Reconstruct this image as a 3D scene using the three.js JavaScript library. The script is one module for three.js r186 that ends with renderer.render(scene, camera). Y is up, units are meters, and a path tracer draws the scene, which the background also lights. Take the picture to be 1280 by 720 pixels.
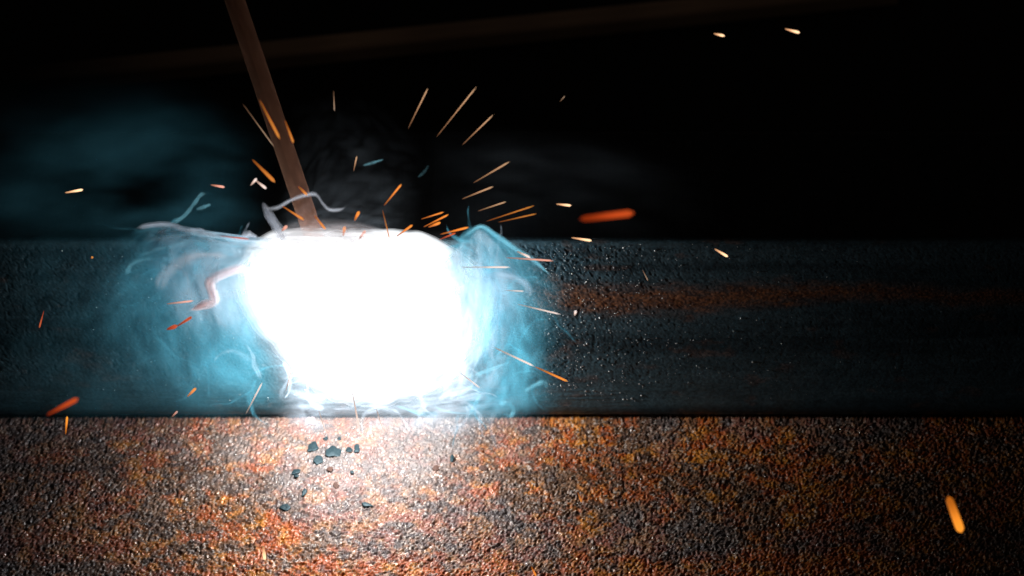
import * as THREE from 'three';
import { mergeGeometries } from 'three/addons/utils/BufferGeometryUtils.js';

// ------------------------------------------------------------------ camera, light, exposure
const MM = 0.001;
const TUBE_H = 59.3, PITCH = 38 * Math.PI / 180, DIST = 700, FOV = 11.75;
const scene = new THREE.Scene();
const camera = new THREE.PerspectiveCamera(FOV, 16 / 9, 0.02, 20);
const LOOK = new THREE.Vector3(0, 44.2 * MM, 0);
camera.position.set(0, LOOK.y + Math.sin(PITCH) * DIST * MM, Math.cos(PITCH) * DIST * MM);
camera.lookAt(LOOK);
camera.focus = 0.688; camera.userData.fStop = 16;
camera.updateMatrixWorld(true); camera.updateProjectionMatrix();
const EX = 0.1;                                   // the arc is metered far down
const renderer = new THREE.WebGLRenderer();
renderer.toneMapping = THREE.LinearToneMapping; renderer.toneMappingExposure = EX;
renderer.shadowMap.enabled = true;
scene.background = new THREE.Color().setRGB(0.075, 0.066, 0.06);      // the dim even light of the dark workshop
const ARC_POWER = 0.10, POOL_POWER = 0.115;
const ARC_COLOR = new THREE.Color().setRGB(0.86, 0.95, 1.0);

// ------------------------------------------------------------------ helpers
let rs = 20240611;
const rnd = () => { rs = (rs + 0x6d2b79f5) | 0; let t = Math.imul(rs ^ (rs >>> 15), 1 | rs); t = (t + Math.imul(t ^ (t >>> 7), 61 | t)) ^ t; return ((t ^ (t >>> 14)) >>> 0) / 4294967296; };
const rr = (a, b) => a + (b - a) * rnd();
const hash = (x, y, s) => { let h = Math.imul(x | 0, 374761393) ^ Math.imul(y | 0, 668265263) ^ Math.imul(s | 0, 974634777); h = Math.imul(h ^ (h >>> 13), 1274126177); h ^= h >>> 16; return (h >>> 0) / 4294967296; };
function vn(x, y, s) {                             // value noise, 0..1
  const ix = Math.floor(x), iy = Math.floor(y), fx = x - ix, fy = y - iy, u = fx * fx * (3 - 2 * fx), v = fy * fy * (3 - 2 * fy);
  const a = hash(ix, iy, s), b = hash(ix + 1, iy, s), c = hash(ix, iy + 1, s), d = hash(ix + 1, iy + 1, s);
  return a + (b - a) * u + (c - a) * v + (a - b - c + d) * u * v;
}
function fbm(x, y, s, oct = 4) { let t = 0, a = 0.5, n = 0; for (let i = 0; i < oct; i++) { t += a * vn(x, y, s + i * 17); n += a; a *= 0.5; x = x * 2.03 + 5.1; y = y * 2.03 + 3.7; } return t / n; }
function cells(x, y, s) {                          // distance to the nearest of scattered points, 0..~1
  const ix = Math.floor(x), iy = Math.floor(y); let m = 9;
  for (let j = -1; j <= 1; j++) for (let i = -1; i <= 1; i++) { const dx = ix + i + hash(ix + i, iy + j, s) - x, dy = iy + j + hash(ix + i, iy + j, s + 7) - y, d = dx * dx + dy * dy; if (d < m) m = d; }
  return Math.sqrt(m);
}
const clamp = (x, a = 0, b = 1) => Math.min(b, Math.max(a, x)), mix = (a, b, t) => a + (b - a) * t;
const sm = (a, b, x) => { const t = clamp((x - a) / (b - a)); return t * t * (3 - 2 * t); };
const mix3 = (a, b, t) => [mix(a[0], b[0], t), mix(a[1], b[1], t), mix(a[2], b[2], t)];
const srgb = (c) => (c <= 0.0031308 ? c * 12.92 : 1.055 * Math.pow(c, 1 / 2.4) - 0.055);

// A place in the workshop, in mm: where the line of sight through (x, y) of a 1280 x 720 picture meets the upright plane z (mm), or the level plane y (mm).
const TY = Math.tan(FOV * Math.PI / 360);
function ray(px, py) { return new THREE.Vector3((px / 640 - 1) * TY * 16 / 9, (1 - py / 360) * TY, -1).applyQuaternion(camera.quaternion); }
function at(px, py, z) { const d = ray(px, py), o = camera.position, t = (z * MM - o.z) / d.z; return d.multiplyScalar(t).add(o); }
function onLevel(px, py, y) { const d = ray(px, py), o = camera.position, t = (y * MM - o.y) / d.y; return d.multiplyScalar(t).add(o); }

const used = {};
const numbered = (n) => { const k = used[n] = (used[n] ?? -1) + 1; return k ? n + '_' + String(k).padStart(3, '0') : n; };
function tag(o, label, category, group, kind) {
  if (label) o.userData.label = label; if (category) o.userData.category = category;
  if (group) o.userData.group = group; if (kind) o.userData.kind = kind; return o;
}
function mesh(name, geo, mat, parent = scene) {
  const m = new THREE.Mesh(geo, mat); m.name = parent === scene ? numbered(name) : name; m.castShadow = m.receiveShadow = true; parent.add(m); return m;
}
function group(name, p) { const g = new THREE.Group(); g.name = numbered(name); g.position.copy(p); scene.add(g); return g; }
function tex(w, h, fn, color) {
  const d = new Uint8Array(w * h * 4);
  for (let y = 0; y < h; y++) for (let x = 0; x < w; x++) {
    const c = fn(x / w, y / h), o = (y * w + x) * 4;
    for (let k = 0; k < 3; k++) d[o + k] = 255 * clamp(color ? srgb(clamp(c[k])) : c[k]);
    d[o + 3] = 255;
  }
  const t = new THREE.DataTexture(d, w, h); t.magFilter = THREE.LinearFilter; t.wrapS = t.wrapT = THREE.MirroredRepeatWrapping;
  if (color) t.colorSpace = THREE.SRGBColorSpace; t.needsUpdate = true; return t;
}
function gridGeo(nu, nv, posFn, uvFn) {            // a surface of nu x nv points, posFn(i, j) -> [x, y, z] in mm
  const p = new Float32Array(nu * nv * 3), uv = new Float32Array(nu * nv * 2), idx = new Uint32Array((nu - 1) * (nv - 1) * 6); let k = 0;
  for (let j = 0; j < nv; j++) for (let i = 0; i < nu; i++) {
    const o = j * nu + i, q = posFn(i, j), w = uvFn(i, j); p[o * 3] = q[0] * MM; p[o * 3 + 1] = q[1] * MM; p[o * 3 + 2] = q[2] * MM; uv[o * 2] = w[0]; uv[o * 2 + 1] = w[1];
    if (i < nu - 1 && j < nv - 1) { const a = o, b = o + 1, c = o + nu, d = c + 1; idx.set([a, b, c, b, d, c], k); k += 6; }
  }
  const g = new THREE.BufferGeometry(); g.setAttribute('position', new THREE.BufferAttribute(p, 3)); g.setAttribute('uv', new THREE.BufferAttribute(uv, 2)); g.setIndex(new THREE.BufferAttribute(idx, 1)); g.computeVertexNormals(); return g;
}
function spaced(...spans) { const a = [spans[0][0]]; for (const [lo, hi, step] of spans) { const n = Math.max(1, Math.round((hi - lo) / step)); for (let i = 1; i <= n; i++) a.push(lo + (hi - lo) * i / n); } return a; }

// ------------------------------------------------------------------ the setting: dark bench far under and behind
{
  const t = tex(256, 256, (u, v) => { const n = fbm(u * 24, v * 24, 5), r = 0.5 + n; return [0.016 * r, 0.013 * r, 0.011 * r]; }, true); t.repeat.set(1.2, 1.2);
  const bench = mesh('ground', new THREE.PlaneGeometry(14, 14).rotateX(-Math.PI / 2).translate(0, -0.0062, -3), new THREE.MeshStandardMaterial({ map: t, roughness: 0.9 }));
  tag(bench, null, null, null, 'structure');
}

// tiny beads of weld metal stuck to a surface, far too many to count
function spatter(parent, n, place) {
  const im = new THREE.InstancedMesh(new THREE.IcosahedronGeometry(1, 1), new THREE.MeshStandardMaterial({ color: new THREE.Color().setRGB(0.62, 0.60, 0.58), metalness: 1, roughness: 0.35 }), n), m = new THREE.Matrix4();
  for (let i = 0; i < n; i++) { const [x, y, z] = place(), q = rr(0.06, 0.17) * (rnd() < 0.08 ? 1.6 : 1) * MM; m.makeScale(q, q, q * 0.8).setPosition(x * MM, y * MM, z * MM); im.setMatrixAt(i, m); }
  im.name = 'spatter'; im.castShadow = im.receiveShadow = true; tag(im, null, null, null, 'stuff'); parent.add(im);
}

// ------------------------------------------------------------------ rusty plate
{
  const W = 150, D = 92;                          // the part in view, mm
  const patch = (x, z) => fbm(x / 13, z / 13, 31, 3), patch2 = (x, z) => fbm(x / 22 + 9, z / 22, 77, 3);
  const grain = (x, z) => 1 - cells(x / 0.6, z / 0.72, 3);
  const height = (x, z) => {
    const big = fbm(x / 5, z / 5, 41, 3) - 0.5, g = fbm(x / 0.5, z / 0.62, 13, 2) - 0.5, pit = sm(0.6, 0.75, fbm(x / 1.1, z / 1.3, 91, 2));
    return 0.3 * big + 0.74 * g + 0.5 * (grain(x, z) - 0.5) - 0.3 * pit;
  };
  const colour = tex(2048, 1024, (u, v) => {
    const x = (u * 2 - 1) * W, z = v * D, p = patch(x, z), q = patch2(x, z), f = vn(x / 0.45, z / 0.45, 8), f2 = fbm(x / 1.3, z / 1.3, 19, 3);
    let c = mix3([0.085, 0.034, 0.014], [0.24, 0.115, 0.058], sm(0.25, 0.75, f2));
    const or = sm(0.45, 0.66, fbm(x / 5, z / 3.6, 31, 3) * 0.55 + fbm(x / 15, z / 11, 33, 2) * 0.3 + f2 * 0.3 + 0.03 * sm(0, 90, x));
    c = mix3(c, mix3([0.40, 0.070, 0.006], [0.56, 0.19, 0.012], sm(0.35, 0.75, vn(x / 3, z / 3, 55) * 0.6 + f * 0.4)), or * 0.92);
    c = mix3(c, [0.085, 0.085, 0.092], sm(0.56, 0.7, q) * 0.5);
    c = mix3(c, [0.055, 0.032, 0.03], sm(0.55, 0.8, fbm(x / 1.8, z / 1.5, 66, 2)) * 0.65);
    c = mix3(c, [0.60, 0.48, 0.40], sm(0.68, 0.9, f) * 0.6); c = mix3(c, [0.022, 0.017, 0.019], (sm(-62, -112, x + 26 * (fbm(x / 18, z / 14, 71, 3) - 0.5))) * 0.72);  // left end less rusty, and painted darker for the fading light
    { const e = mix(1, 0.4, sm(45, 118, x)); c = [c[0] * e, c[1] * e, c[2] * e]; }   // fading light painted in, darker towards the right end
    c = mix3(c, [0.31, 0.265, 0.25], 0.5 * sm(1.1, 0.3, Math.hypot((x + 38) / 52, (z - 4) / 34) + 0.7 * (fbm(x / 7, z / 6, 87, 3) - 0.5)));   // overexposure round the weld, painted pale into the colour
    const k = 0.75 + 0.5 * vn(x / 0.3, z / 0.3, 23); return [c[0] * k, c[1] * k, c[2] * k];
  }, true);
  const rough = tex(1024, 512, (u, v) => { const x = (u * 2 - 1) * W, z = v * D, r = 0.42 + 0.5 * fbm(x / 0.8, z / 0.8, 61, 2) - 0.4 * sm(0.6, 0.85, vn(x / 0.55, z / 0.55, 29)); return [0, r, 0]; });
  const xs = spaced([-420, -138, 6], [-138, 138, 0.24], [138, 420, 6]), zs = spaced([-44, -8, 6], [-8, 0, 1], [0, 76, 0.27], [76, 260, 5]);
  const top = gridGeo(xs.length, zs.length, (i, j) => { const x = xs[i], z = zs[j]; return [x, height(x, z), z]; }, (i, j) => [(xs[i] / W + 1) / 2, zs[j] / D]);
  const body = new THREE.BoxGeometry(0.84, 0.0054, 0.304).translate(0, -0.0033, 0.108);
  body.setAttribute('uv', new THREE.BufferAttribute(body.attributes.uv.array.map((x) => x * 2), 2));
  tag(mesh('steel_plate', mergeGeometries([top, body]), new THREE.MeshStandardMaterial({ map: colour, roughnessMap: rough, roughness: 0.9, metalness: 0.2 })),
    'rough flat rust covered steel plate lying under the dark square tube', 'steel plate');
  spatter(scene.children[scene.children.length - 1], 900, () => [rr(-125, 130), 0.28, 2 + 68 * rnd()]);
}

// ------------------------------------------------------------------ square steel tube standing on the plate
{
  const R = 4.5, Dp = 50, W = 150;
  // outline of the section from the bottom of the front face up, over the top, down the back and along the bottom; s is the length along it
  const outline = [], add = (z, y, nz, ny) => { const l = outline.length ? outline[outline.length - 1] : null; outline.push({ z, y, nz, ny, s: l ? l.s + Math.hypot(z - l.z, y - l.y) : 0 }); };
  const corner = (cz, cy, a0, a1, n) => { for (let k = 0; k <= n; k++) { const a = mix(a0, a1, k / n); add(cz + R * Math.cos(a), cy + R * Math.sin(a), Math.cos(a), Math.sin(a)); } };
  const H = Math.PI / 2;
  corner(-R, R, -H, 0, 10);
  for (let y = R + 0.32; y < TUBE_H - 1.5; y += 0.27) add(0, y, 1, 0);
  { const r = 1.4; for (let k = 0; k <= 6; k++) { const a = mix(0, H, k / 6); add(-r + r * Math.cos(a), TUBE_H - r + r * Math.sin(a), Math.cos(a), Math.sin(a)); } }
  for (let z = -3; z > -Dp + R; z -= 2) add(z, TUBE_H, 0, 1);
  corner(-Dp + R, TUBE_H - R, H, 2 * H, 6); corner(-Dp + R, R, 2 * H, 3 * H, 6); add(-R, 0, 0, -1);
  const height = (x, y, fade) => {
    const wr = 1 - Math.abs(2 * fbm(x / 0.55, y / 0.5, 201, 2) - 1), g = vn(x / 0.36, y / 0.34, 207), lines = vn(x / 9, y / 0.42, 211);
    const calm = mix(1.4, 0.22, sm(-10, 60, x)) * mix(0.45, 1, sm(-105, -60, x)); fade *= calm;
    const low = sm(19, 10, y), smooth = sm(6.5, 3.5, y), pits = sm(0.66, 0.74, fbm(x / 1.0, y / 1.0, 222, 2));
    return fade * (1 - smooth) * (mix(0.2 * wr + 0.15 * g - 0.16 * pits, 0.22 * lines + 0.12 * g, low) + 0.3 * (fbm(x / 9, y / 9, 215, 2) - 0.5));
  };
  const S = outline[outline.length - 1].s, FR = TUBE_H + 6;
  const colour = tex(2048, 512, (u, v) => {
    const x = (u * 2 - 1) * W, y = v * FR - 1, n = fbm(x / 3, y / 3, 301, 3), f = vn(x / 0.5, y / 0.45, 305);
    let c = mix3([0.016, 0.034, 0.043], [0.056, 0.102, 0.122], n * 0.4 + 0.45 * sm(0.25, 0.75, fbm(x / 60 + 3, y / 2.6, 361, 3)) - 0.12 + 0.45 * sm(4, 11, y) * sm(27, 20, y));
    const band = sm(8.5, 1.5, Math.abs(y - (42.5 + 0.02 * clamp(x - 30, 0, 60)) + 5 * (fbm(x / 14, 3, 311, 3) - 0.5)) * mix(0.9, 1.5, sm(35, 90, x)) + 3.5 * fbm(x / 5, y / 1.6, 313, 3)) * sm(-4, 22, x) * mix(1, 0.75, sm(50, 120, x)) * 1.1;
    const rust = clamp(band * (0.5 + 0.9 * fbm(x / 2, y / 0.8, 317, 3)) + 0.3 * sm(0.66, 0.8, fbm(x / 7, y / 4, 331, 3)));
    c = mix3(c, mix3([0.07, 0.02, 0.008], [0.24, 0.08, 0.018], f), rust * 0.75);
    c = mix3(c, [0.012, 0.022, 0.028], sm(7, 3, y) * 0.8); c = mix3(c, [0.012, 0.012, 0.013], sm(TUBE_H + 1, TUBE_H + 2.5, y));  // top face painted near black, as no light reaches it
    const k = 0.6 + 0.8 * f; return [c[0] * k, c[1] * k, c[2] * k];
  }, true);
  colour.wrapT = THREE.ClampToEdgeWrapping;
  const rough = tex(1024, 256, (u, v) => { const x = (u * 2 - 1) * W, y = v * FR; return [0, 0.34 + 0.3 * fbm(x / 1.2, y / 1.2, 341, 2), 0.5 + 0.2 * vn(x / 2, y / 2, 351)]; });
  const xs = spaced([-420, -138, 5], [-138, 138, 0.24], [138, 420, 5]);
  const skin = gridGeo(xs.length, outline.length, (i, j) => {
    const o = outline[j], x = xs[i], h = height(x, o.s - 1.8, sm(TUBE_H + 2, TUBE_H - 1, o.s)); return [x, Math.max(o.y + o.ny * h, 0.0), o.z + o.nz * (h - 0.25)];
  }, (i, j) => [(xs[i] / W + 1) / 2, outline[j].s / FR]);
  const bore = new THREE.BoxGeometry(0.84, (TUBE_H - 8) * MM, (Dp - 8) * MM).translate(0, TUBE_H / 2 * MM, -Dp / 2 * MM);
  bore.setAttribute('uv', new THREE.BufferAttribute(bore.attributes.uv.array.map((x) => x * 0.9), 2));
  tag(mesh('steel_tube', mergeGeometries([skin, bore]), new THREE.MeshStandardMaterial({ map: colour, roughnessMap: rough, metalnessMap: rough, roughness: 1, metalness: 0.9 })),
    'dark blue grey square steel tube with a rust streak, standing on the rusty plate', 'steel tube');
  const tube = scene.children[scene.children.length - 1];
  spatter(tube, 1500, () => { const x = rnd() < 0.62 ? rr(-1, -0.1) : rr(0, 1), xx = -8 + Math.sign(x) * (16 + 34 * rnd() * rnd() + 85 * Math.abs(x * x * x) * rnd()); return [xx, rr(7, TUBE_H - 1), 0.02]; });
}

// ------------------------------------------------------------------ dim bar on the bench behind
{
  const a = onLevel(20, 68, 6), b = onLevel(1120, -44, 6), mid = a.clone().add(b).multiplyScalar(0.5), d = b.clone().sub(a), L = d.length();
  const sh = new THREE.Shape(); sh.moveTo(-0.004, 0); sh.lineTo(0.0038, 0); sh.lineTo(0.004, 0.0005); sh.lineTo(0.004, 0.0035); sh.lineTo(0.0035, 0.004); sh.lineTo(-0.0035, 0.004); sh.lineTo(-0.004, 0.0035);
  const g = new THREE.ExtrudeGeometry(sh, { depth: L, steps: 24, bevelEnabled: true, bevelSize: 0.0005, bevelThickness: 0.0005, bevelSegments: 1 }).translate(0, -0.0115, -L / 2);
  g.setAttribute('color', new THREE.BufferAttribute(new Float32Array(g.attributes.position.count * 3).map((_, i) => 0.03 + 0.97 * sm(-0.5, -0.2, g.attributes.position.getZ(Math.floor(i / 3)) / L)), 3));   // the fade into darkness at its left end, put into the colour
  const t = tex(512, 64, (u, v) => { const n = fbm(u * 40, v * 12, 401), k = 0.6 + 0.8 * n; return [0.74 * k, 0.46 * k, 0.28 * k]; }, true); t.repeat.set(4, 4);
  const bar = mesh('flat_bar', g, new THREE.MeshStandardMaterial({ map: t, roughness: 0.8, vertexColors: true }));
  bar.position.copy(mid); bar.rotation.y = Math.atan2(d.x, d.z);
  tag(bar, 'dim brown flat bar lying out of focus across the dark background', 'metal bar');
}

// ------------------------------------------------------------------ the arc: glowing shape for its glare, molten pool, and their light
const arcAt = at(436, 410, 14), poolAt = at(462, 432, 15);
{
  const root = group('welding_arc_light', arcAt);
  tag(root, 'blinding white welding arc burning between the rod tip and the tube face', 'welding arc');
  // the arc's blown-out glare, built as a glowing body: reach round its middle, mm, from straight up clockwise; flat under the tube edge, drawn out to the right
  const blob = (reach, rz, seed) => {
    const g = new THREE.SphereGeometry(1, 120, 60), p = g.attributes.position, N = reach.length;
    const f = (a) => { const t = ((a / (2 * Math.PI)) % 1 + 1) % 1 * N, i = Math.floor(t), u = t - i, q = (k) => reach[(i + k + N) % N]; return (q(-1) * (1 - u) + q(0) * (2 - u) + q(1) * (1 + u) + q(2) * u) / 4; };
    for (let i = 0; i < p.count; i++) {
      const x = p.getX(i), y = p.getY(i), z = p.getZ(i), q = Math.hypot(x, y), a = Math.atan2(x, y), R = f(a) * (1 + 0.09 * (1 - 0.8 * sm(0.2, 0.6, Math.cos(a))) * (fbm(Math.cos(a) * 9 + 19, Math.sin(a) * 9 + 19, seed, 4) - 0.5));
      p.setXYZ(i, x * R * MM, y * R / Math.cos(PITCH) * MM, z * rz * (0.85 + 0.3 * fbm(x * 4 + 5, y * 4 + 5, seed, 2)) * MM);
    }
    g.computeVertexNormals(); return g;
  };
  const glow = (c, s) => new THREE.MeshStandardMaterial({ color: 0x000000, emissive: new THREE.Color().setRGB(...c), emissiveIntensity: s / EX, roughness: 1 });
  const REACH = [18.4, 18.7, 19.6, 21.2, 24.0, 26.6, 27.1, 29.4, 31.7, 31.6, 29.7, 27.7, 25.7, 23.8, 22.8, 21.6, 21.0, 20.2, 19.7, 19.5, 19.5, 19.9, 19.3, 19.3, 19.9, 20.7, 22.2, 24.9, 29.0, 30.4, 31.3, 28.6, 24.0, 21.2, 19.6, 18.7];
  const core = mesh('arc_glare', blob(REACH, 10, 501), glow([0.97, 1.0, 1.0], 2.2), root);
  core.position.copy(at(448, 392, 13)).sub(arcAt); core.scale.set(0.96, 0.95, 1);
  // thin glowing skins softening the rim of the glare, denser inwards
  const skins = [];
  for (let k = 0; k < 5; k++) {
    const g = blob(REACH, 10.5 + k * 0.8, 501), p = g.attributes.position, c = new Float32Array(p.count * 4), q = 0.955 + 0.034 * k;
    for (let i = 0; i < p.count; i++) {
      const x = p.getX(i) / MM, y = p.getY(i) / MM, z = p.getZ(i) / MM, n = fbm(x / 4 + 20 + k, y / 5 + 20, 531 + k, 4), top = 1 - 0.8 * sm(10, 20, y);
      p.setXYZ(i, x * MM * (1 + (q - 1) * top), y * MM * (1 + (q - 1) * top), z * MM); c.set([1, 1, 1, clamp((0.5 - 0.1 * k) * sm(0.15, 0.75, n) * 1.5 * mix(0.5, 1, sm(-30, 10, x)))], i * 4);
    }
    g.setAttribute('color', new THREE.BufferAttribute(c, 4)); g.computeVertexNormals(); skins.push(g);
  }
  const haze = glow([0.93, 0.97, 1.0], 1.25); haze.transparent = true; haze.vertexColors = true; haze.side = THREE.DoubleSide; haze.depthWrite = false;
  mesh('arc_glare_halo', mergeGeometries(skins), haze, root).position.copy(core.position);
  const pool = mesh('molten_pool_light', blob([8, 9, 10, 9, 9, 8, 9, 8, 8], 8, 521), glow([1.0, 0.99, 0.96], 2.0), root); pool.position.copy(at(466, 428, 14)).sub(arcAt);
  const lamp = (p, power, color) => { const l = new THREE.PointLight(color, power); l.name = 'arc_lamp'; l.position.copy(p); l.castShadow = true; l.shadow.radius = 0.2; root.add(l); };
  lamp(new THREE.Vector3(0, 0, 0), ARC_POWER, ARC_COLOR); lamp(poolAt.clone().sub(arcAt), POOL_POWER, new THREE.Color().setRGB(0.95, 0.97, 1.0));
}

// ------------------------------------------------------------------ welding rod
{
  const tip = at(402, 324, 8.5), end = at(280, -40, -22), d = end.clone().sub(tip), L = d.length();
  const rod = group('welding_rod', tip); rod.quaternion.setFromUnitVectors(new THREE.Vector3(0, 1, 0), d.clone().normalize());
  tag(rod, 'brown coated welding rod leaning down from the upper dark into the arc', 'welding rod');
  const t = tex(128, 512, (u, v) => { const k = 0.7 + 0.6 * fbm(u * 8, v * 60, 601, 3); return [0.36 * k, 0.16 * k, 0.095 * k]; }, true); t.wrapS = THREE.RepeatWrapping;
  const pts = [[2.1, 3.5], [2.35, 2.4], [2.4, 6], [2.45, 20], [2.4, L / MM]].map(([r, y]) => new THREE.Vector2(r * MM, y * MM));
  pts.unshift(new THREE.Vector2(1.7 * MM, 4.5 * MM));
  mesh('flux_coating', new THREE.LatheGeometry(pts, 28), new THREE.MeshPhysicalMaterial({ map: t, roughness: 1, specularIntensity: 0.15, side: THREE.DoubleSide }), rod);
  mesh('core_wire', new THREE.CylinderGeometry(1.6 * MM, 1.3 * MM, L, 16).translate(0, L / 2, 0), new THREE.MeshStandardMaterial({ color: new THREE.Color().setRGB(0.35, 0.33, 0.31), metalness: 0.9, roughness: 0.4 }), rod);
}

// ------------------------------------------------------------------ slag flakes lying on the plate
{
  const flakeMat = new THREE.MeshStandardMaterial({ color: new THREE.Color().setRGB(0.022, 0.045, 0.052), roughness: 0.55, metalness: 0.3 });
  const rustMat = new THREE.MeshStandardMaterial({ color: new THREE.Color().setRGB(0.10, 0.045, 0.03), roughness: 0.8 });
  const paleMat = new THREE.MeshStandardMaterial({ color: new THREE.Color().setRGB(0.62, 0.45, 0.46), roughness: 0.6 });
  const flake = (px, py, w, d, h, seed, mat, label, grp) => {
    const g = new THREE.SphereGeometry(1, 18, 10), p = g.attributes.position;
    for (let i = 0; i < p.count; i++) {
      const x = p.getX(i), y = p.getY(i), z = p.getZ(i), a = Math.atan2(z, x), n = 0.6 + 0.8 * vn(Math.cos(a) * 1.7 + 5, Math.sin(a) * 1.7 + 5, seed);
      p.setXYZ(i, x * n * w * MM, (Math.sign(y) * Math.pow(Math.abs(y), 0.6) * (0.6 + 0.6 * vn(x * 3 + 9, z * 3 + 9, seed))) * h * 0.6 * MM, z * n * d * MM);
    }
    g.computeVertexNormals();
    const m = mesh('slag_flake', g, mat); m.position.copy(onLevel(px, py, 0.28)); m.rotation.set(rr(-0.15, 0.15), rr(-0.3, 0.3), rr(-0.15, 0.15));
    return tag(m, label, 'slag flake', grp);
  };
  flake(417, 565, 2.0, 1.9, 0.45, 701, flakeMat, 'largest dark green slag flake on the bright part of the plate');
  flake(391, 559, 1.3, 1.8, 0.45, 702, flakeMat, 'tall dark slag flake just left of the largest dark green flake');
  flake(398, 575, 1.2, 1.4, 0.4, 703, flakeMat, 'dark slag flake just below and between the two biggest flakes');
  flake(436, 562, 0.9, 1.2, 0.4, 704, flakeMat, 'small dark flake touching the right side of the largest flake');
  flake(446, 561, 0.8, 1.5, 0.4, 705, flakeMat, 'small upright dark flake at the right end of the flake cluster');
  flake(370, 590, 1.2, 1.1, 0.4, 706, flakeMat, 'blue grey flake at the lower left of the flake cluster');
  flake(370, 595, 0.7, 0.6, 0.5, 707, flakeMat, 'tiny black chip at the lower edge of the blue grey flake');
  flake(380, 616, 0.6, 1.3, 0.4, 708, flakeMat, 'narrow dark flake below the flake cluster and above the grey streak');
  flake(420, 607, 0.8, 1.0, 0.4, 709, rustMat, 'rust brown flake below the largest dark green flake');
  flake(413, 586, 0.8, 1.0, 0.4, 710, rustMat, 'small brown flake directly under the largest dark green flake');
  flake(407, 548, 0.6, 0.7, 0.35, 711, flakeMat, 'little dark flake just above the largest dark green flake');
  flake(424, 548, 0.5, 0.7, 0.35, 712, flakeMat, 'little dark flake above right of the largest dark green flake');
  flake(389, 526, 1.5, 1.5, 0.6, 713, paleMat, 'pale pink slag lump at the foot of the tube below the arc');
  flake(458, 631, 1.5, 0.9, 0.6, 714, flakeMat, 'curled dark flake alone below right of the flake cluster');
  flake(545, 585, 0.9, 0.9, 0.4, 715, rustMat, 'dark brown flake on the plate, second from the right of the scattered flakes');
  flake(565, 572, 0.5, 1.5, 0.4, 716, flakeMat, 'thin upright dark flake at the right of the scattered flakes');
  flake(605, 585, 1.1, 0.9, 0.5, 717, rustMat, 'round brown flake, rightmost of the flakes on the plate');
  flake(440, 590, 0.5, 0.6, 0.35, 718, flakeMat, 'tiny dark flake in the clear patch right of the brown flakes');
  flake(357, 634, 1.2, 1.2, 0.35, 719, flakeMat, 'dark grey flake at the top of the grey streak on the plate');
}

// ------------------------------------------------------------------ smoke
// Cloud mode: a bent sheet of fume between guide curves, its thickness given per vertex by the alpha.
function sheetGeo(rows, nu, nv, alphaFn, wav, seed) {
  const cols = rows.map((r) => new THREE.CatmullRomCurve3(r.map(([x, y, z]) => at(x, y, z))));
  const p = new Float32Array(nu * nv * 3), c = new Float32Array(nu * nv * 4), idx = [];
  for (let j = 0; j < nu; j++) {
    const across = new THREE.CatmullRomCurve3(cols.map((k) => k.getPoint(j / (nu - 1))));
    for (let i = 0; i < nv; i++) {
      const u = j / (nu - 1), v = i / (nv - 1), q = across.getPoint(v), o = i * nu + j;
      const w = wav * MM * (fbm(u * 5 + 3, v * 5 + 3, seed, 3) - 0.5);
      p[o * 3] = q.x + w * 0.4; p[o * 3 + 1] = q.y + w * 0.5; p[o * 3 + 2] = q.z + w;
      c[o * 4] = c[o * 4 + 1] = c[o * 4 + 2] = 1; c[o * 4 + 3] = clamp(alphaFn(u, v));
      if (j < nu - 1 && i < nv - 1) idx.push(o, o + 1, o + nu, o + 1, o + nu + 1, o + nu);
    }
  }
  const g = new THREE.BufferGeometry(); g.setAttribute('position', new THREE.BufferAttribute(p, 3)); g.setAttribute('color', new THREE.BufferAttribute(c, 4)); g.setIndex(idx); g.computeVertexNormals(); return g;
}
const fume = (r, g, b, opacity) => new THREE.MeshPhysicalMaterial({ color: new THREE.Color().setRGB(r, g, b), roughness: 1, transmission: 0.5, thickness: 0, specularIntensity: 0, transparent: true, opacity, vertexColors: true, side: THREE.DoubleSide, depthWrite: false });
const TEAL = fume(0.15, 0.56, 0.72, 0.29), WHITE = fume(0.72, 0.82, 0.92, 0.29), DENSE = fume(0.86, 0.88, 0.95, 0.9), PINK = fume(0.92, 0.74, 0.72, 0.9), PALETEAL = fume(0.35, 0.78, 0.9, 0.8);
const edge = (u, v, a = 0.25, b = 0.25) => sm(0, a, u) * sm(1, 1 - a, u) * sm(0, b, v) * sm(1, 1 - b, v);
const folds = (u, v, seed, f = 3) => { const w = fbm(u * f + 2, v * f + 5, seed, 3), n = fbm(u * f + w * 2.2, v * f - w * 1.8 + 9, seed + 5, 4), r = 1 - Math.abs(2 * n - 1); return Math.pow(clamp(r), 5) * 0.9 + 0.55 * sm(0.35, 0.7, n); };
const shift = (rows, dx, dy, dz) => rows.map((r) => r.map(([x, y, z]) => [x + dx, y + dy, z + dz]));
function cloud(label, mat, layers) {                // layers: geometries of one body of smoke
  return tag(mesh('welding_smoke', mergeGeometries(layers), mat), label, 'smoke', null, 'stuff');
}

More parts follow.
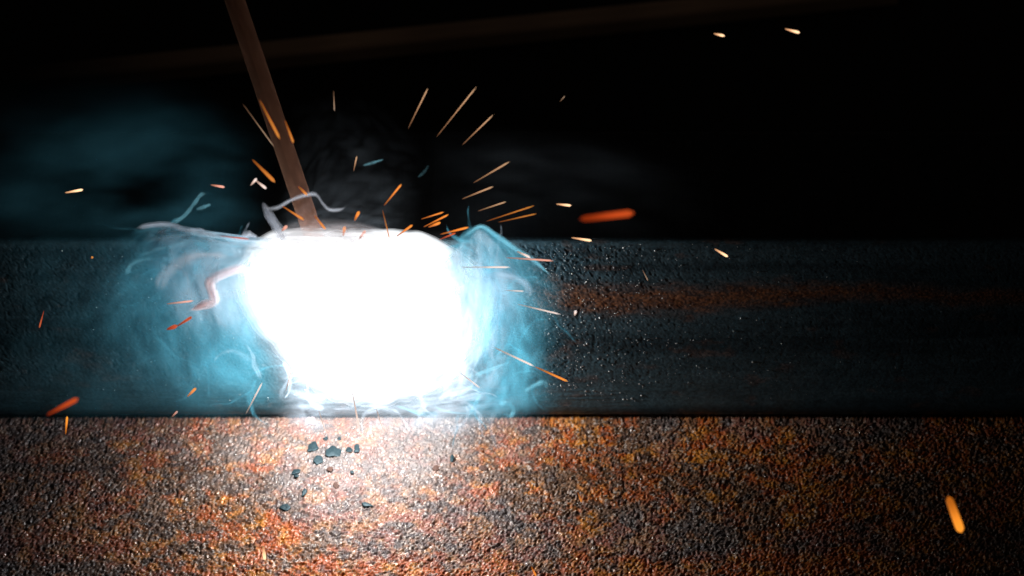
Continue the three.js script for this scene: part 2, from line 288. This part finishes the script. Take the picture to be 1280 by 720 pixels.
const V = (a) => at(...a);
function strand(pts, r0, r1, alpha) {
  const curve = new THREE.CatmullRomCurve3(pts.map(V)), n = 60, m = 8, out = [];
  for (const [k, a] of [[1, 0.14], [0.7, 0.2], [0.4, 0.35]]) {
    const g = new THREE.TubeGeometry(curve, n, 1, m, false), p = g.attributes.position, c = new Float32Array(p.count * 4), q = new THREE.Vector3();
    for (let i = 0; i <= n; i++) {
      curve.getPointAt(i / n, q); const t = i / n, r = mix(r0, r1, t) * k * MM * (0.75 + 0.5 * vn(t * 9, 1, pts.length * 7)) * (0.25 + 0.75 * sm(0, 0.12, t) * sm(1, 0.88, t));
      for (let j = 0; j <= m; j++) { const o = i * (m + 1) + j; p.setXYZ(o, q.x + (p.getX(o) - q.x) * r, q.y + (p.getY(o) - q.y) * r, q.z + (p.getZ(o) - q.z) * r); c.set([1, 1, 1, clamp(a * alpha * (0.6 + 0.8 * vn(t * 7, 4, pts.length)) * sm(0, 0.15, t) * sm(1, 0.85, t))], o * 4); }
    }
    g.deleteAttribute('uv'); g.setAttribute('color', new THREE.BufferAttribute(c, 4)); out.push(g);
  }
  return mergeGeometries(out);
}
// loose curling threads of fume round some places: n strands of about len (px of the picture), z mm in front of the tube
function curls(places, n, z, len, seed) {
  const out = [];
  for (let i = 0; i < n; i++) {
    const [cx, cy] = places[i % places.length]; let x = cx + (hash(i, 1, seed) - 0.5) * 70, y = cy + (hash(i, 2, seed) - 0.5) * 50, a = hash(i, 3, seed) * 6.3, k = (hash(i, 4, seed) - 0.5) * 0.9; const pts = [], zz = z + (hash(i, 5, seed) - 0.5) * 10;
    for (let j = 0; j < 6; j++) { pts.push([x, y, zz + 2 * Math.sin(j + i)]); x += Math.cos(a) * len / 5; y += Math.sin(a) * len / 5 * 0.8; a += k + (hash(i, 10 + j, seed) - 0.5) * 0.8; }
    out.push(strand(pts, mix(0.3, 1.0, hash(i, 6, seed)), 0.25, mix(0.2, 0.75, hash(i, 7, seed))));
  }
  return out;
}
{
  // the bright fume wrapped round the arc
  const L = [];
  for (let k = 0; k < 3; k++) {
    const z = 16 + k * 5, e = 1 - k * 0.07, X = 458, Y = 398, row = (dy, w, zz) => [-1, -0.5, 0, 0.5, 1].map((t) => [X + t * w * e, Y + dy * e, z + zz - 7 * t * t]);
    L.push(sheetGeo([row(-112, 190, -4), row(-40, 262, 3), row(10, 235, 5), row(55, 165, 5), row(105, 95, 1)], 60, 44, (u, v) => edge(u, v, 0.42, 0.3) * sm(0.2, 0.8, fbm(u * 5, v * 5, 801 + k, 4)) * 1.1, 5, 811 + k));
  }
  const lv = [[[165, 286, 15], [210, 280, 16], [260, 289, 17], [345, 298, 18]], [[170, 306, 15], [225, 300, 16], [275, 305, 18], [345, 312, 19]], [[185, 360, 14], [230, 350, 16], [280, 350, 19], [345, 350, 21]], [[235, 450, 16], [270, 440, 18], [310, 440, 20], [360, 440, 22]]];
  for (let k = 0; k < 2; k++) L.push(sheetGeo(shift(lv, 5 * k, 0, 4 * k), 70, 50, (u, v) => sm(0, 0.3, u) * sm(1, 0.9, u) * sm(0, 0.04, v) * sm(1, 0.5, v) * (0.25 + 2.4 * folds(u, v, 875 + k, 5)), 3, 886 + k));
  const rv = [[[545, 330, 20], [575, 310, 20], [602, 286, 19], [640, 318, 18]], [[560, 370, 22], [590, 360, 22], [625, 352, 21], [668, 372, 19]], [[560, 440, 24], [590, 435, 24], [620, 430, 22], [655, 430, 20]], [[540, 500, 20], [580, 500, 20], [615, 495, 19], [650, 490, 18]]];
  for (let k = 0; k < 2; k++) L.push(sheetGeo(shift(rv, -4 * k, 0, 4 * k), 70, 60, (u, v) => sm(0, 0.1, u) * sm(1, 0.5, u) * sm(0, 0.03, v) * sm(1, 0.7, v) * (0.08 + 1.7 * folds(u, v, 895 + k, 5) * (1.15 - 0.5 * u)), 3, 896 + k));
  L.push(...curls([[290, 340], [240, 310], [600, 350], [600, 450], [320, 470], [580, 490]], 24, 22, 64, 1131));
  cloud('dense white smoke glowing around the welding arc', WHITE, L);
}
{
  // right: the peaked teal veil
  const L = [], rows = [[[556, 318, 20], [575, 302, 20], [600, 282, 18], [650, 314, 16], [706, 352, 14]], [[560, 350, 22], [590, 350, 22], [620, 345, 20], [660, 355, 18], [720, 376, 14]], [[575, 420, 24], [605, 415, 24], [635, 410, 22], [665, 415, 18], [712, 420, 14]], [[585, 480, 22], [610, 480, 22], [640, 478, 20], [668, 470, 16], [712, 466, 13]], [[560, 535, 16], [600, 532, 17], [640, 530, 15], [670, 525, 12], [712, 520, 10]]];
  for (let k = 0; k < 3; k++) L.push(sheetGeo(shift(rows, -3 * k, 0, 5 * k - 4), 60, 60, (u, v) => sm(0, 0.2, u) * sm(1, 0.6, u) * sm(0, 0.012, v) * sm(1, 0.85, v) * (0.16 + 0.95 * folds(u, v, 831 + k, 3)), 3, 841 + k));
  L.push(...curls([[590, 320], [655, 380], [660, 450], [625, 490], [560, 505]], 20, 17, 60, 1071));
  cloud('teal smoke veil with a pointed peak at the right of the arc', TEAL, L);
}
{
  // left: swirling teal smoke over the face
  const L = [], rows = [[[160, 288, 10], [200, 280, 12], [250, 288, 14], [310, 296, 16]], [[125, 325, 10], [180, 320, 12], [240, 322, 15], [315, 325, 18]], [[105, 385, 10], [170, 380, 14], [240, 385, 18], [325, 395, 20]], [[120, 450, 10], [190, 450, 14], [260, 455, 18], [350, 465, 20]], [[150, 520, 8], [210, 522, 10], [280, 525, 14], [370, 528, 16]]];
  for (let k = 0; k < 3; k++) L.push(sheetGeo(shift(rows, 6 * k, 0, 6 * k - 5), 70, 60, (u, v) => sm(0, 0.35, u) * sm(1, 0.85, u) * sm(0, 0.05, v) * sm(1, 0.75, v) * (folds(u, v, 851 + k, 4) * 0.75 + 0.04), 4, 861 + k));
  const veil = [[[160, 286, 14], [205, 279, 15], [255, 287, 16], [335, 298, 18]], [[158, 305, 14], [210, 300, 15], [260, 305, 17], [335, 312, 18]], [[150, 345, 12], [215, 345, 14], [265, 340, 17], [335, 345, 18]]];
  L.push(sheetGeo(veil, 60, 40, (u, v) => sm(0, 0.12, u) * sm(1, 0.9, u) * sm(0, 0.05, v) * sm(1, 0.4, v) * (0.5 + 1.0 * fbm(u * 5, v * 3, 865, 3)) * (0.7 + u), 2, 866));
  L.push(...curls([[200, 310], [175, 360], [250, 330], [230, 440], [300, 470]], 22, 14, 66, 1091));
  const lh = [[[-60, 285, 8], [60, 290, 9], [180, 290, 11], [320, 300, 14]], [[-60, 380, 9], [60, 380, 10], [180, 380, 13], [320, 385, 17]], [[-60, 460, 9], [60, 460, 10], [180, 460, 13], [340, 465, 18]], [[-60, 535, 6], [60, 535, 7], [180, 532, 10], [350, 532, 14]]];
  for (let k = 0; k < 2; k++) L.push(sheetGeo(shift(lh, 0, 0, 5 * k), 60, 40, (u, v) => sm(0, 0.5, u) * sm(1, 0.8, u) * sm(0, 0.06, v) * sm(1, 0.85, v) * (0.15 + 0.75 * fbm(u * 5, v * 4, 971 + k, 4)), 3, 975 + k));
  cloud('swirling teal smoke left of the arc over the tube face', TEAL, L);
}
{
  // low: white curls at the foot of the tube
  const L = [], rows = [[[330, 440, 24], [430, 470, 27], [530, 470, 27], [640, 440, 22]], [[335, 480, 22], [430, 495, 25], [530, 495, 25], [660, 480, 20]], [[340, 512, 18], [430, 520, 21], [530, 520, 21], [665, 510, 16]], [[345, 545, 14], [430, 565, 16], [530, 560, 16], [640, 540, 12]]];
  for (let k = 0; k < 3; k++) L.push(sheetGeo(shift(rows, 8 * k - 8, 0, 5 * k - 4), 80, 40, (u, v) => edge(u, v, 0.2, 0.25) * folds(u, v, 871 + k, 5) * mix(0.65, 0.13, sm(0.34, 0.12, Math.abs(u - 0.42))), 3, 881 + k));
  L.push(...curls([[380, 500], [440, 505], [500, 505], [560, 500], [610, 500]], 16, 18, 60, 1111));
  cloud('pale curling smoke along the foot of the tube below the arc', WHITE, L);
}
{
  // behind: dim teal haze over the tube at the left
  const L = [], rows = [[[-80, 100, -30], [80, 90, -20], [220, 110, -10], [330, 170, 0]], [[-80, 170, -25], [80, 180, -16], [220, 180, -6], [340, 210, 3]], [[-80, 250, -15], [80, 250, -8], [220, 250, -2], [340, 255, 4]], [[-80, 330, 4], [80, 320, 4], [220, 310, 4], [340, 305, 5]]];
  for (let k = 0; k < 3; k++) L.push(sheetGeo(shift(rows, 10 * k, -8 * k, 9 * k), 60, 50, (u, v) => edge(u, v, 0.3, 0.3) * sm(0.3, 0.8, fbm(u * 2.5, v * 3, 901 + k, 4)) * (0.11 + 0.50 * v * v) * (1.25 - 0.5 * u) * (0.5 + 1.0 * fbm(u * 7, v * 6, 907 + k, 3)), 1.5, 911 + k));
  cloud('thin dim blue smoke drifting above the tube at the left', TEAL, L);
  const M = [], rows2 = [[[340, 120, 8], [420, 110, 8], [500, 130, 8]], [[350, 200, 10], [430, 190, 10], [540, 200, 10]], [[340, 270, 12], [420, 260, 12], [530, 270, 12]], [[330, 310, 13], [410, 306, 13], [500, 310, 13]]];
  for (let k = 0; k < 2; k++) M.push(sheetGeo(shift(rows2, 0, 0, 5 * k), 50, 50, (u, v) => edge(u, v, 0.35, 0.3) * (0.045 + 0.2 * v * v * v) * fbm(u * 4, v * 4, 921 + k, 3), 6, 931 + k));
  const F = [[[520, 150, -10], [700, 160, -15], [900, 200, -20]], [[520, 230, 0], [700, 230, -5], [920, 250, -10]], [[540, 320, 4], [700, 320, 3], [900, 320, 2]]];
  for (let k = 0; k < 2; k++) M.push(sheetGeo(shift(F, 0, 0, 4 * k), 40, 30, (u, v) => edge(u, v, 0.35, 0.35) * 0.05 * fbm(u * 6, v * 6, 961 + k, 4), 3, 965 + k));
  cloud('faint grey smoke rising beside the welding rod above the arc', WHITE, M);
}

{
  const M = [], rows = [[[325, 288, 17], [380, 272, 18], [430, 270, 18], [490, 286, 17]], [[322, 298, 17], [380, 290, 18], [430, 290, 18], [495, 298, 17]], [[320, 312, 16], [380, 310, 17], [430, 310, 17], [495, 312, 16]]];
  for (let k = 0; k < 3; k++) M.push(sheetGeo(shift(rows, 4 * k, 2 * k, 2.5 * k), 50, 30, (u, v) => edge(u, v, 0.25, 0.2) * sm(0.0, 0.6, v) * (0.5 + 0.8 * fbm(u * 5, v * 2, 941 + k, 3)), 2, 951 + k));
  cloud('low pinkish white hump of smoke over the tube edge at the foot of the rod', fume(0.92, 0.82, 0.82, 0.29), M);
}

// wisps: narrow rolled-up strands, each one a thing
const wisp = (label, mat, r0, r1, alpha, pts) => tag(mesh('smoke_wisp', strand(pts, r0, r1, alpha), mat), label, 'smoke wisp');
wisp('bright zigzag strand of smoke leaving the arc at its left side', PINK, 1.4, 1.0, 2.2, [[312, 332, 20], [285, 340, 20], [263, 352, 20], [266, 366, 20], [268, 376, 20], [252, 382, 20], [235, 389, 20]]);
wisp('white smoke stem rising from the arc left of the rod', DENSE, 1.6, 0.8, 1.3, [[356, 302, 18], [346, 284, 18], [336, 268, 18], [328, 252, 18]]);
wisp('thin curl of smoke crossing in front of the rod', DENSE, 0.5, 0.5, 0.55, [[326, 260, 24], [345, 260, 24], [362, 251, 25], [378, 245, 26], [394, 243, 26], [404, 255, 26], [412, 262, 26], [428, 261, 26], [434, 255, 26]]);
wisp('looped thin wisp above the tube left of the arc', PALETEAL, 0.6, 0.5, 0.4, [[214, 280, 14], [230, 270, 14], [243, 254, 14], [252, 243, 14], [260, 242, 14]]);
wisp('short side branch of the looped thin wisp', PALETEAL, 0.5, 0.5, 0.3, [[245, 262, 14], [254, 259, 14], [264, 255, 14]]);
wisp('white crest along the top of the swirling smoke left of the arc', DENSE, 0.7, 0.5, 1.1, [[168, 286, 14], [185, 282, 14], [212, 281, 15], [232, 287, 16], [252, 288, 16], [262, 297, 17]]);
wisp('arched smoke strand over the tube face left of the arc', PALETEAL, 0.6, 0.6, 0.7, [[157, 345, 12], [165, 330, 13], [182, 324, 14], [200, 326, 15], [216, 332, 15]]);
wisp('wide pinkish smoke coil left of the zigzag strand', PINK, 1.7, 0.9, 0.4, [[200, 365, 14], [203, 348, 15], [218, 334, 16], [236, 322, 17], [262, 318, 18], [290, 322, 19]]);
wisp('pale slanting strand below the arched smoke strand', PALETEAL, 0.6, 0.5, 0.55, [[172, 322, 14], [195, 312, 14], [214, 308, 15], [240, 300, 16]]);
wisp('sharp bright ridge down the right side of the peaked smoke', PALETEAL, 0.8, 0.4, 0.8, [[572, 303, 20], [588, 290, 20], [601, 283, 19], [620, 294, 18], [645, 311, 17], [668, 326, 16], [690, 346, 15]]);
wisp('lilac smoke strand arching inside the peaked smoke', WHITE, 1.3, 0.8, 2.2, [[600, 352, 22], [622, 343, 22], [642, 346, 21], [656, 354, 20], [664, 370, 19]]);
wisp('small hooked curl of smoke at the foot of the tube right of the arc', PALETEAL, 0.7, 0.6, 0.7, [[622, 506, 16], [634, 504, 16], [642, 512, 16], [638, 520, 16], [628, 516, 16]]);
wisp('curved strand low over the tube right of the arc', PALETEAL, 0.5, 0.4, 0.4, [[586, 520, 18], [594, 505, 18], [600, 492, 18], [590, 484, 18], [572, 492, 18]]);
wisp('pale level strand below the long orange spark right of the arc', PALETEAL, 0.6, 0.4, 0.5, [[592, 470, 20], [608, 464, 20], [624, 458, 20], [640, 452, 20]]);
wisp('round puff end of smoke low at the far right of the smoke', PALETEAL, 0.6, 0.7, 0.6, [[655, 490, 14], [668, 482, 14], [680, 478, 14], [684, 486, 14]]);
wisp('tiny faint teal wisp high above the arc', PALETEAL, 0.4, 0.3, 0.3, [[453, 207, 16], [464, 204, 16], [480, 199, 16]]);
wisp('faint hooked wisp above and right of the arc', PALETEAL, 0.4, 0.4, 0.15, [[522, 222, 16], [530, 215, 16], [536, 206, 16]]);
wisp('little rolled wisp at the upper left edge of the arc', DENSE, 1.1, 0.8, 0.8, [[300, 299, 18], [312, 294, 18], [322, 298, 18]]);

// ------------------------------------------------------------------ sparks
const SPARK = {}, cooling = tex(4, 64, (u, v) => { const q = 0.4 + 0.6 * sm(0.05, 0.75, v); return [q, q * (0.75 + 0.25 * v), q * (0.6 + 0.4 * v)]; }, false);   // hot at the head, cooler along the tail
for (const [k, c] of Object.entries({ w: [1.5, 0.95, 0.55], o: [1.0, 0.30, 0.045], d: [0.62, 0.20, 0.035], r: [0.66, 0.10, 0.03], p: [0.62, 0.36, 0.20], t: [0.35, 0.24, 0.16], i: [0.9, 0.42, 0.32], n: [0.95, 0.78, 0.72], b: [0.50, 0.065, 0.012], y: [1.0, 0.33, 0.03] }))
  SPARK[k] = new THREE.MeshStandardMaterial({ color: 0x000000, emissive: new THREE.Color().setRGB(...c), emissiveIntensity: 1.15 / EX, emissiveMap: cooling, roughness: 1 });
function spark(x1, y1, x2, y2, w, k, z, label, dz = 0) {
  const a = at(x1, y1, z), b = at(x2, y2, z + dz), d = b.clone().sub(a), L = d.length(), r = w * 0.085 * MM * (1 - z * 0.788 / 700), prof = [];
  for (let i = 0; i <= 10; i++) { const t = i / 10, cap = Math.min(L * 0.25, r * 1.5) / L, q = Math.min(1, t / cap, (1 - t) / cap); prof.push(new THREE.Vector2(Math.max(1e-6, r * Math.sqrt(q) * (w > 7 ? 0.85 + 0.15 * t : 0.55 + 0.5 * sm(0, 0.8, t))), t * L)); }
  const o = mesh('fire_spark', new THREE.LatheGeometry(prof, 8), SPARK[k]); o.castShadow = false;
  o.position.copy(a); o.quaternion.setFromUnitVectors(new THREE.Vector3(0, 1, 0), d.normalize());
  return tag(o, label, 'spark');
}
spark(892, 42, 906, 45, 3.4, 'w', 10, 'left of two short bright sparks high in the dark at the right');
spark(981, 36, 1000, 41, 3.6, 'w', 10, 'right of two short bright sparks high in the dark at the right');
spark(545, 172, 596, 108, 1.6, 'p', 20, 'longest thin spark shooting steeply up to the right above the arc');
spark(510, 161, 535, 110, 1.5, 'p', 20, 'thin steep spark left of the longest thin upward spark');
spark(577, 182, 617, 143, 1.6, 'p', 20, 'thin slanted spark right of the longest thin upward spark');
spark(591, 229, 637, 202, 1.8, 'p', 22, 'thin spark topmost in the fan of flat slanted sparks right of the arc');
spark(577, 249, 617, 233, 1.9, 'p', 22, 'second from the top in the fan of flat slanted sparks');
spark(597, 264, 633, 252, 1.6, 'p', 22, 'third from the top in the fan of flat slanted sparks');
spark(607, 277, 668, 257, 1.7, 'd', 22, 'long upper spark of the pair just above the peak of the smoke');
spark(622, 278, 671, 267, 1.5, 'd', 22, 'long lower spark of the pair just above the peak of the smoke');
spark(695, 255, 714, 257, 3.2, 'w', 22, 'short level bright spark above left of the wide blurred orange one');
spark(724, 274, 793, 266, 9, 'b', 110, 'wide blurred red orange spark hanging right of the arc above the tube');
spark(714, 297, 740, 301, 3.2, 'w', 24, 'short bright spark at the top edge of the tube right of the arc');
spark(893, 311, 910, 321, 3.6, 'w', 24, 'short orange tipped spark alone over the dark right half of the tube');
spark(480, 257, 502, 230, 2.6, 'o', 20, 'short orange spark rising just right above the arc');
spark(478, 262, 487, 299, 1.6, 'd', 20, 'thin dim spark standing upright on the top edge of the arc');
spark(526, 274, 555, 265, 1.8, 'o', 22, 'upper thin orange spark in the tight trio above the tube edge');
spark(529, 284, 561, 268, 2.2, 'o', 22, 'middle orange spark in the tight trio above the tube edge');
spark(535, 284, 551, 278, 3.6, 'o', 22, 'short fat lowest spark in the tight trio above the tube edge');
spark(495, 296, 516, 281, 3.0, 'o', 20, 'orange spark leaping from the top edge of the arc toward the trio');
spark(550, 293, 586, 284, 2.8, 'o', 22, 'orange spark touching the left slope of the peaked smoke');
spark(548, 300, 570, 291, 2.0, 'r', 22, 'red spark lying right under the orange spark at the smoke peak');
spark(417, 113, 418, 139, 1.3, 't', 16, 'faint short upright spark high above the arc right of the rod');
spark(442, 214, 446, 195, 1.6, 'p', 18, 'small upright spark between rod and fan above the arc');
spark(303, 129, 343, 184, 1.3, 't', 22, 'thin pale spark slanting down along the left side of the rod');
spark(324, 124, 350, 174, 3.6, 'd', 30, 'thick orange spark crossing the front of the rod');
spark(356, 150, 367, 179, 3.0, 'd', 30, 'short orange spark at the right edge of the rod');
spark(315, 199, 344, 228, 4.6, 'd', 30, 'fat orange spark left of the rod above the T shaped pair');
spark(313, 232, 321, 223, 3.6, 'n', 24, 'short left stroke of the T shaped pair of pinkish white sparks');
spark(319, 225, 333, 236, 3.6, 'n', 24, 'long right stroke of the T shaped pair of pinkish white sparks');
spark(81, 241, 104, 237, 3.4, 'w', 12, 'short bright spark alone in the dim smoke at the far left');
spark(263, 231, 281, 234, 3.2, 'i', 14, 'short red rimmed spark above the looped wisp left of the rod');
spark(373, 233, 384, 244, 2.4, 'o', 30, 'small orange spark on the lower front of the rod');
spark(352, 257, 380, 275, 2.2, 'o', 28, 'orange spark slanting down under the curl of smoke beside the rod');
spark(393, 269, 407, 287, 2.6, 'o', 26, 'orange spark at the right side of the rod just above the arc');
spark(443, 276, 449, 264, 4.2, 'o', 20, 'short fat orange spark standing above the arc right of the rod');
spark(429, 295, 431, 283, 4.4, 'o', 20, 'stubby upright spark at the top edge of the arc right of the rod');
spark(449, 299, 457, 288, 4.2, 'i', 20, 'stubby red spark at the top edge of the arc beside the upright one');
spark(352, 289, 359, 282, 4.6, 'i', 22, 'round pink spark glued to the white smoke stem left of the rod');
spark(275, 295, 312, 299, 2.6, 'r', 20, 'red spark lying along the tube edge left of the arc');
spark(55, 388, 49, 410, 1.8, 'r', 12, 'thin red spark on the dark tube face at the far left');
spark(208, 380, 242, 376, 2.4, 'i', 22, 'pinkish level spark left of the zigzag strand of smoke');
spark(208, 412, 222, 407, 6.0, 'b', 22, 'glowing brown end of the curled spark below the zigzag strand');
spark(221, 408, 240, 396, 4.0, 'b', 22, 'brown middle piece of the curled spark below the zigzag strand');
spark(234, 496, 245, 485, 3.8, 'o', 20, 'short orange spark low on the tube left of the arc');
spark(58, 519, 98, 498, 6, 'b', 110, 'wide blurred dark red spark at the foot of the tube far left');
spark(82, 543, 84, 520, 3.0, 'y', 14, 'short upright yellow spark on the plate edge at the far left');
spark(215, 521, 222, 514, 2.2, 'i', 16, 'tiny spark at the foot of the tube below the short orange one');
spark(307, 518, 328, 478, 2.0, 'n', 26, 'thin pinkish white spark slanting down left below the arc');
spark(357, 490, 365, 460, 1.6, 'n', 30, 'thin white spark close under the lower left rim of the arc');
spark(440, 488, 450, 541, 2.4, 'n', 34, 'long white spark falling straight from the arc onto the plate');
spark(398, 512, 408, 543, 1.5, 'n', 32, 'faint pale spark falling left of the long white falling spark');
spark(470, 510, 480, 541, 1.5, 'n', 32, 'faint pale spark falling right of the long white falling spark');
spark(632, 322, 692, 326, 2.2, 'i', 24, 'long level pink spark crossing the right slope of the peaked smoke');
spark(576, 334, 638, 334, 2.2, 'n', 26, 'long level white spark inside the peaked smoke');
spark(646, 314, 663, 322, 3.2, 'n', 24, 'short pale spark on the sharp ridge of the peaked smoke');
spark(646, 380, 701, 393, 1.9, 'n', 24, 'pale spark slanting down right at the rust streak of the tube');
spark(632, 363, 655, 364, 1.6, 'n', 24, 'short faint level spark between the pink and the pale slanting one');
spark(617, 434, 668, 458, 2.6, 'n', 26, 'pale near half of the long slanting spark right below the arc');
spark(668, 458, 710, 477, 2.8, 'o', 26, 'orange far half of the long slanting spark right below the arc');
spark(574, 465, 600, 485, 1.8, 'n', 28, 'short pale spark in the white smoke at lower right of the arc');
spark(329, 682, 331, 700, 5.0, 'w', 60, 'stubby upright bright spark near the bottom of the plate');
spark(1185, 620, 1202, 666, 12.5, 'y', 110, 'big fat orange spark over the dark right side of the plate');
spark(803, 337, 810, 351, 1.3, 't', 14, 'tiny curved grey spark above the rust streak of the tube');
spark(718, 395, 720, 388, 4.0, 'n', 16, 'tiny white dot of spark on the tube right of the smoke');
spark(664, 708, 670, 720, 2.6, 'o', 60, 'small orange spark cut by the lower edge of the picture');
spark(722, 615, 727, 628, 2.4, 'd', 40, 'small orange spark over the orange rust patches of the plate');
spark(700, 127, 706, 120, 1.2, 't', 14, 'barely visible short spark in the dark right of the tall thin sparks');
spark(114, 323, 116, 321, 3.0, 'o', 14, 'orange dot of spark on the tube face at the left');

renderer.render(scene, camera);
